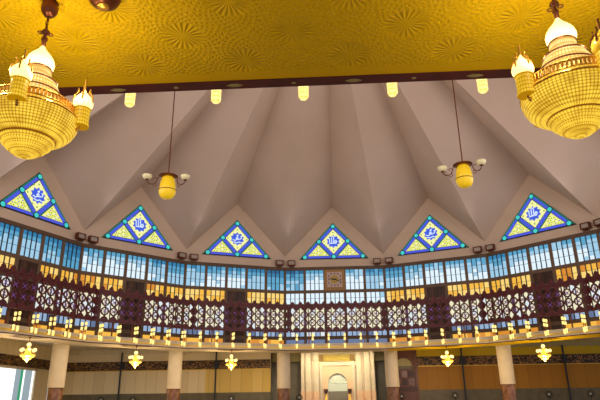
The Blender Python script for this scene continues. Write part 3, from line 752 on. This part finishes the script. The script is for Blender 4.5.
def big_chandelier(loc, z0, phase, label, unlit=None):
    o = empty('chandelier', (loc[0], loc[1], 0)); tag(o, label, 'chandelier', 'large basket chandeliers')
    q = MB(); q.lathe([(.345, .455), (.375, .445), (.398, .42), (.402, .38), (.39, .33), (.365, .28), (.325, .235), (.27, .20), (.22, .19)], 48, 0, (0, 0, z0)); b = q.build('basket', M['basket'], o, True)
    q = MB(); q.lathe([(.225, .19), (.225, .165), (.20, .155), (.20, .13), (.165, .12), (.165, .095), (.13, .085), (.13, .065), (.09, .055), (.09, .04), (.045, .03), (.02, .012), (.004, 0)], 36, 0, (0, 0, z0)); q.build('lower_bowl', M['drop'], o)
    q = MB(); q.torus(.40, .010, z0 + .405, 48); q.torus(.365, .010, z0 + .515, 48); q.torus(.365, .010, z0 + .455, 48); q.torus(.226, .008, z0 + .185, 36)
    for i in range(72):
        a = 2 * PI * i / 72; x, y = .365 * math.cos(a), .365 * math.sin(a); q.box(x - .010, x + .008, y - .008, y + .008, z0 + .455, z0 + .515)
    q.build('rim', M['brass'], o)
    q = MB(); q.lathe([(.30, .44), (.27, .52), (.225, .62), (.215, .66), (.175, .74), (.165, .765), (.115, .80), (.105, .90)], 32, 0, (0, 0, z0)); q.build('tower', M['tower'], o, True)
    q = MB(); q.torus(.222, .008, z0 + .645, 32); q.torus(.170, .008, z0 + .765, 32); q.torus(.108, .008, z0 + .90, 24); q.build('tower_band', M['bronze'], o)
    q = MB(); q.lathe(onion(.125, .30), 28, 0, (0, 0, z0 + .88)); q.build('onion_glass', M['onion'], o, True)
    q = MB(); z = z0 + 1.15
    q.lathe([(.02, z), (.02, z + .06), (.03, z + .075), (.014, z + .10), (.014, z + .13), (.042, z + .15), (.036, z + .17), (.015, z + .19), (.010, z + .22)], 14); 
    for i in range(3):
        a = 2 * PI * i / 3; q.torus(.022, .006, z + .13, 10, 5, (.05 * math.cos(a), .05 * math.sin(a)))
    q.build('finial', M['bronze'], o, True)
    q = MB(); zz = z + .21; k = 0
    while zz < ZS - .14:
        dx = .012 if k % 2 else 0; dy = .012 - dx
        q.tube([(-dx, -dy, zz), (-dx * 1.2, -dy * 1.2, zz + .025), (0, 0, zz + .05), (dx * 1.2, dy * 1.2, zz + .025), (dx, dy, zz), (-dx, -dy, zz)], .005, 5); zz += .042; k += 1
    q.tube([(0, 0, z + .2), (0, 0, ZS - .1)], .004, 5); q.build('chain', M['bronze'], o)
    q = MB(); q.lathe([(.012, ZS - .16), (.04, ZS - .155), (.072, ZS - .11), (.08, ZS - .06), (.06, ZS - .02), (.075, ZS)], 20); q.build('canopy', M['bronze'], o, True)
    for i in range(NA): satellite(o, phase + 2 * PI * i / NA, .42, z0, i != unlit)
    for i in range(NA):         # light from the glass cups, in the open gaps between the arms
        a = phase + 2 * PI * (i + .5) / NA; ld = bpy.data.lights.new('cup_glow', 'POINT'); ld.energy = CUP; ld.color = (1, .78, .42); ld.shadow_soft_size = .05
        lo = bpy.data.objects.new('cup_glow', ld); C.objects.link(lo); lo.parent = o; lo.location = (.46 * math.sin(a), .46 * math.cos(a), z0 + .74)
    return o
NA, CUP = 4, 12.5
big_chandelier((-2.67, -19.55), 3.41, rad(75), 'large gold crystal basket chandelier hanging at the upper left')
big_chandelier((1.97, -19.62), 3.355, rad(-105), 'large gold crystal basket chandelier hanging at the upper right', 3)
ds = empty('ceiling_speaker', (-2.12, -19.60, ZS)); tag(ds, 'round bronze dome fixed to the yellow ceiling beside the left chandelier chain', 'ceiling fitting')
q = MB(); q.lathe([(.02, -.13), (.08, -.115), (.13, -.075), (.155, -.02), (.16, 0)], 28); q.build('dome', M['bronze'], ds, True)
q = MB(); q.lathe([(.02, -.137), (.05, -.13), (.06, -.12)], 16); q.build('boss', M['brass'], ds, True)

# ------------------------------------------------------------------ pendants hung from the folded roof
def roof_z(x, y):
    a = math.atan2(x, y); rr = math.hypot(x, y); k = round((a - ROT) / STEP); am = fang(k); av = am + (STEP / 2 if a > am else -STEP / 2)
    g, v = Vector(polar(RG, am, ZG)), Vector(polar(RW, av, ZV)); c_ = Vector((0, 0, ZC)); n3 = (g - c_).cross(v - c_)
    return c_.z - (n3.x * x + n3.y * y) / n3.z
def lantern(x, y, zb, phase, label):
    o = empty('lantern_chandelier', (x, y, zb), phase); tag(o, label, 'chandelier', 'yellow lanterns hung from the folded roof')
    q = MB(); q.lathe([(.10, 0), (.22, .05), (.29, .16), (.32, .30), (.325, .31)], 24); q.build('lower_glass', M['lantern'], o, True)
    q = MB(); q.lathe([(.31, .33), (.30, .42), (.27, .65), (.22, .82), (.12, .90)], 24); q.build('upper_glass', M['lantern'], o, True)
    q = MB(); q.torus(.325, .014, .32, 24); q.build('metal_band', M['bronze'], o); q = MB(); q.lathe([(.26, .86), (.36, .90), (.30, .93), (.10, .95), (.04, 1.02)], 20)
    q.build('metal_cap', M['bronze'], o)
    for i in range(3):
        a = 2 * PI * i / 3; c_, s_ = math.cos(a), math.sin(a)
        q = MB(); pr = [(.30, .90), (.40, .72), (.46, .55), (.56, .46), (.68, .44), (.78, .50), (.80, .58)]
        q.tube([(r * c_, r * s_, z) for r, z in pr], .018, 6)
        q.tube([(r * c_, r * s_, z) for r, z in ((.46, .55), (.44, .44), (.50, .38), (.56, .42))], .014, 6)
        q.tube([(r * c_, r * s_, z) for r, z in ((.42, .70), (.50, .74), (.56, .70), (.53, .64))], .012, 6); arm = q.build('arm', M['bronze'], o)
        q = MB(); q.lathe([(.05, 0), (.12, .03), (.17, .10), (.18, .17)], 14, 0, (.80 * c_, .80 * s_, .60)); q.build('cup_glass', M['cuplamp'], arm, True)
        q = MB(); q.lathe([(.02, 0), (.07, .02), (.06, .06)], 10, 0, (.80 * c_, .80 * s_, .56)); q.build('cup_holder', M['bronze'], arm)
    zt = roof_z(x, y) - zb; q = MB(); q.tube([(0, 0, 1.0), (0, 0, zt)], .022, 6); q.build('rod', M['bronze'], o)
lantern(-6.23, -4.77, 8.60, rad(-22), 'yellow glass lantern with scrolled arms hanging on a long rod, left one')
lantern(4.76, -4.35, 8.78, rad(-50), 'yellow glass lantern with scrolled arms hanging on a long rod, right one')

# ------------------------------------------------------------------ small chandeliers under the gallery edge
sm = empty('small_chandelier', (0, 0, 0))
q = MB(); q.lathe([(.01, -1.36), (.06, -1.30), (.10, -1.24), (.22, -1.16), (.24, -1.10), (.38, -1.02), (.40, -.95), (.36, -.93)], 20); q.build('bowl', M['bulbgold'], sm, False)
q = MB(); q.lathe([(.20, -.94), (.16, -.80), (.09, -.62), (.05, -.46)], 14); q.build('stem', M['bulbgold'], sm, False)
for i in range(6):
    a = 2 * PI * i / 6; x, y = .36 * math.cos(a), .36 * math.sin(a)
    q = MB(); q.lathe(sphere(8, .10, 0), 12); g_ = q.build('globe', M['bulb'], sm, True); g_.location = (x, y, -.70)
    q = MB(); q.tube([(x * .8, y * .8, -.92), (x, y, -.86), (x, y, -.79)], .016, 6); q.build('arm', M['brass'], sm)
q = MB(); q.lathe(sphere(8, .12, 0), 12); g_ = q.build('globe', M['bulb'], sm, True); g_.location = (0, 0, -.42)
q = MB(); q.tube([(0, 0, -.32), (0, 0, 0)], .014, 6); q.lathe([(.03, -.06), (.07, -.02), (.07, 0)], 10); q.build('rod', M['bronze'], sm)
ld = bpy.data.lights.new('chandelier_glow', 'POINT'); ld.energy = 260; ld.color = (1, .72, .36); ld.shadow_soft_size = .12
lo = bpy.data.objects.new('chandelier_glow', ld); C.objects.link(lo); lo.parent = sm; lo.location = (0, 0, -1.6)
first = True
for x, y, lb in ((-17.0, 6.55, 'at the far left'), (-13.05, 12.5, 'between the first and second columns'), (-7.66, 16.45, 'left of the prayer niche'),
             (7.25, 16.6, 'right of the pulpit'), (12.5, 13.05, 'right of the rightmost column')):
    o = sm if first else copy_tree(sm); first = False; rr = math.hypot(x, y); sc_ = 18.25 / rr if rr < 18.25 else 1
    o.location = (x * sc_, y * sc_, ZS - .012); o.rotation_euler = (0, 0, .3 * x); tag(o, 'small gold crystal chandelier under the gallery edge, ' + lb, 'chandelier', 'small chandeliers under the gallery')

# ------------------------------------------------------------------ pedestal fans near the back wall
fan = empty('pedestal_fan', (0, 0, 0))
q = MB(); q.lathe([(.22, 0), (.22, .03), (.04, .06), (.025, .10), (.025, 1.70)], 16); q.build('stand', M['black'], fan)
q = MB(); 
for R2, r2, yy in ((.22, .016, -.10), (.24, .02, -.04), (.15, .008, -.12)):
    n = 20; pts = [(R2 * math.cos(2 * PI * i / n), yy, 1.88 + R2 * math.sin(2 * PI * i / n)) for i in range(n + 1)]; q.tube(pts, r2, 6)
for i in range(16):
    a = 2 * PI * i / 16; q.tube([(.06 * math.cos(a), -.13, 1.88 + .06 * math.sin(a)), (.24 * math.cos(a), -.04, 1.88 + .24 * math.sin(a))], .005, 4)
q.build('guard', M['black'], fan)
q = MB()
for i in range(3):
    a = 2 * PI * i / 3; u = Vector((math.cos(a), math.sin(a))); v = Vector((-u.y, u.x))
    pts = [u * .04 - v * .02, u * .12 - v * .06, u * .19 - v * .03, u * .19 + v * .05, u * .10 + v * .04]; q.prism([(p.x, 1.88 + p.y) for p in pts], -.075, -.07)
q.build('blade', mat('grey_blades', (.08, .08, .09), .4), fan)
q = MB(); q.prism([(.06 * math.cos(2 * PI * i / 12), 1.88 + .06 * math.sin(2 * PI * i / 12)) for i in range(12)], -.15, -.13); q.build('badge', M['white'], fan)
q = MB(); q.prism([(.06 * math.cos(2 * PI * i / 12), 1.88 + .06 * math.sin(2 * PI * i / 12)) for i in range(12)], -.06, .12); q.box(-.03, .03, 0, .06, 1.68, 1.82); q.build('motor', M['black'], fan)
first = True
for x, lb in ((-19.2, 'left of the slim dark upright in the left bay'), (-16.6, 'right of the slim dark upright in the left bay'), (-8.7, 'below the chandelier left of the prayer niche'), (-3.35, 'left of the prayer niche'),
              (4.55, 'in front of the pulpit'), (8.6, 'left of the rightmost column'), (15.6, 'right of the rightmost column'), (18.65, 'at the right edge beside the slim dark upright')):
    o = fan if first else copy_tree(fan); first = False; o.location = (x, 22.2, 0); o.rotation_euler = (0, 0, math.atan2(-x, 46) * -1 * -1); tag(o, 'black pedestal fan, ' + lb, 'fan', 'pedestal fans by the back wall')
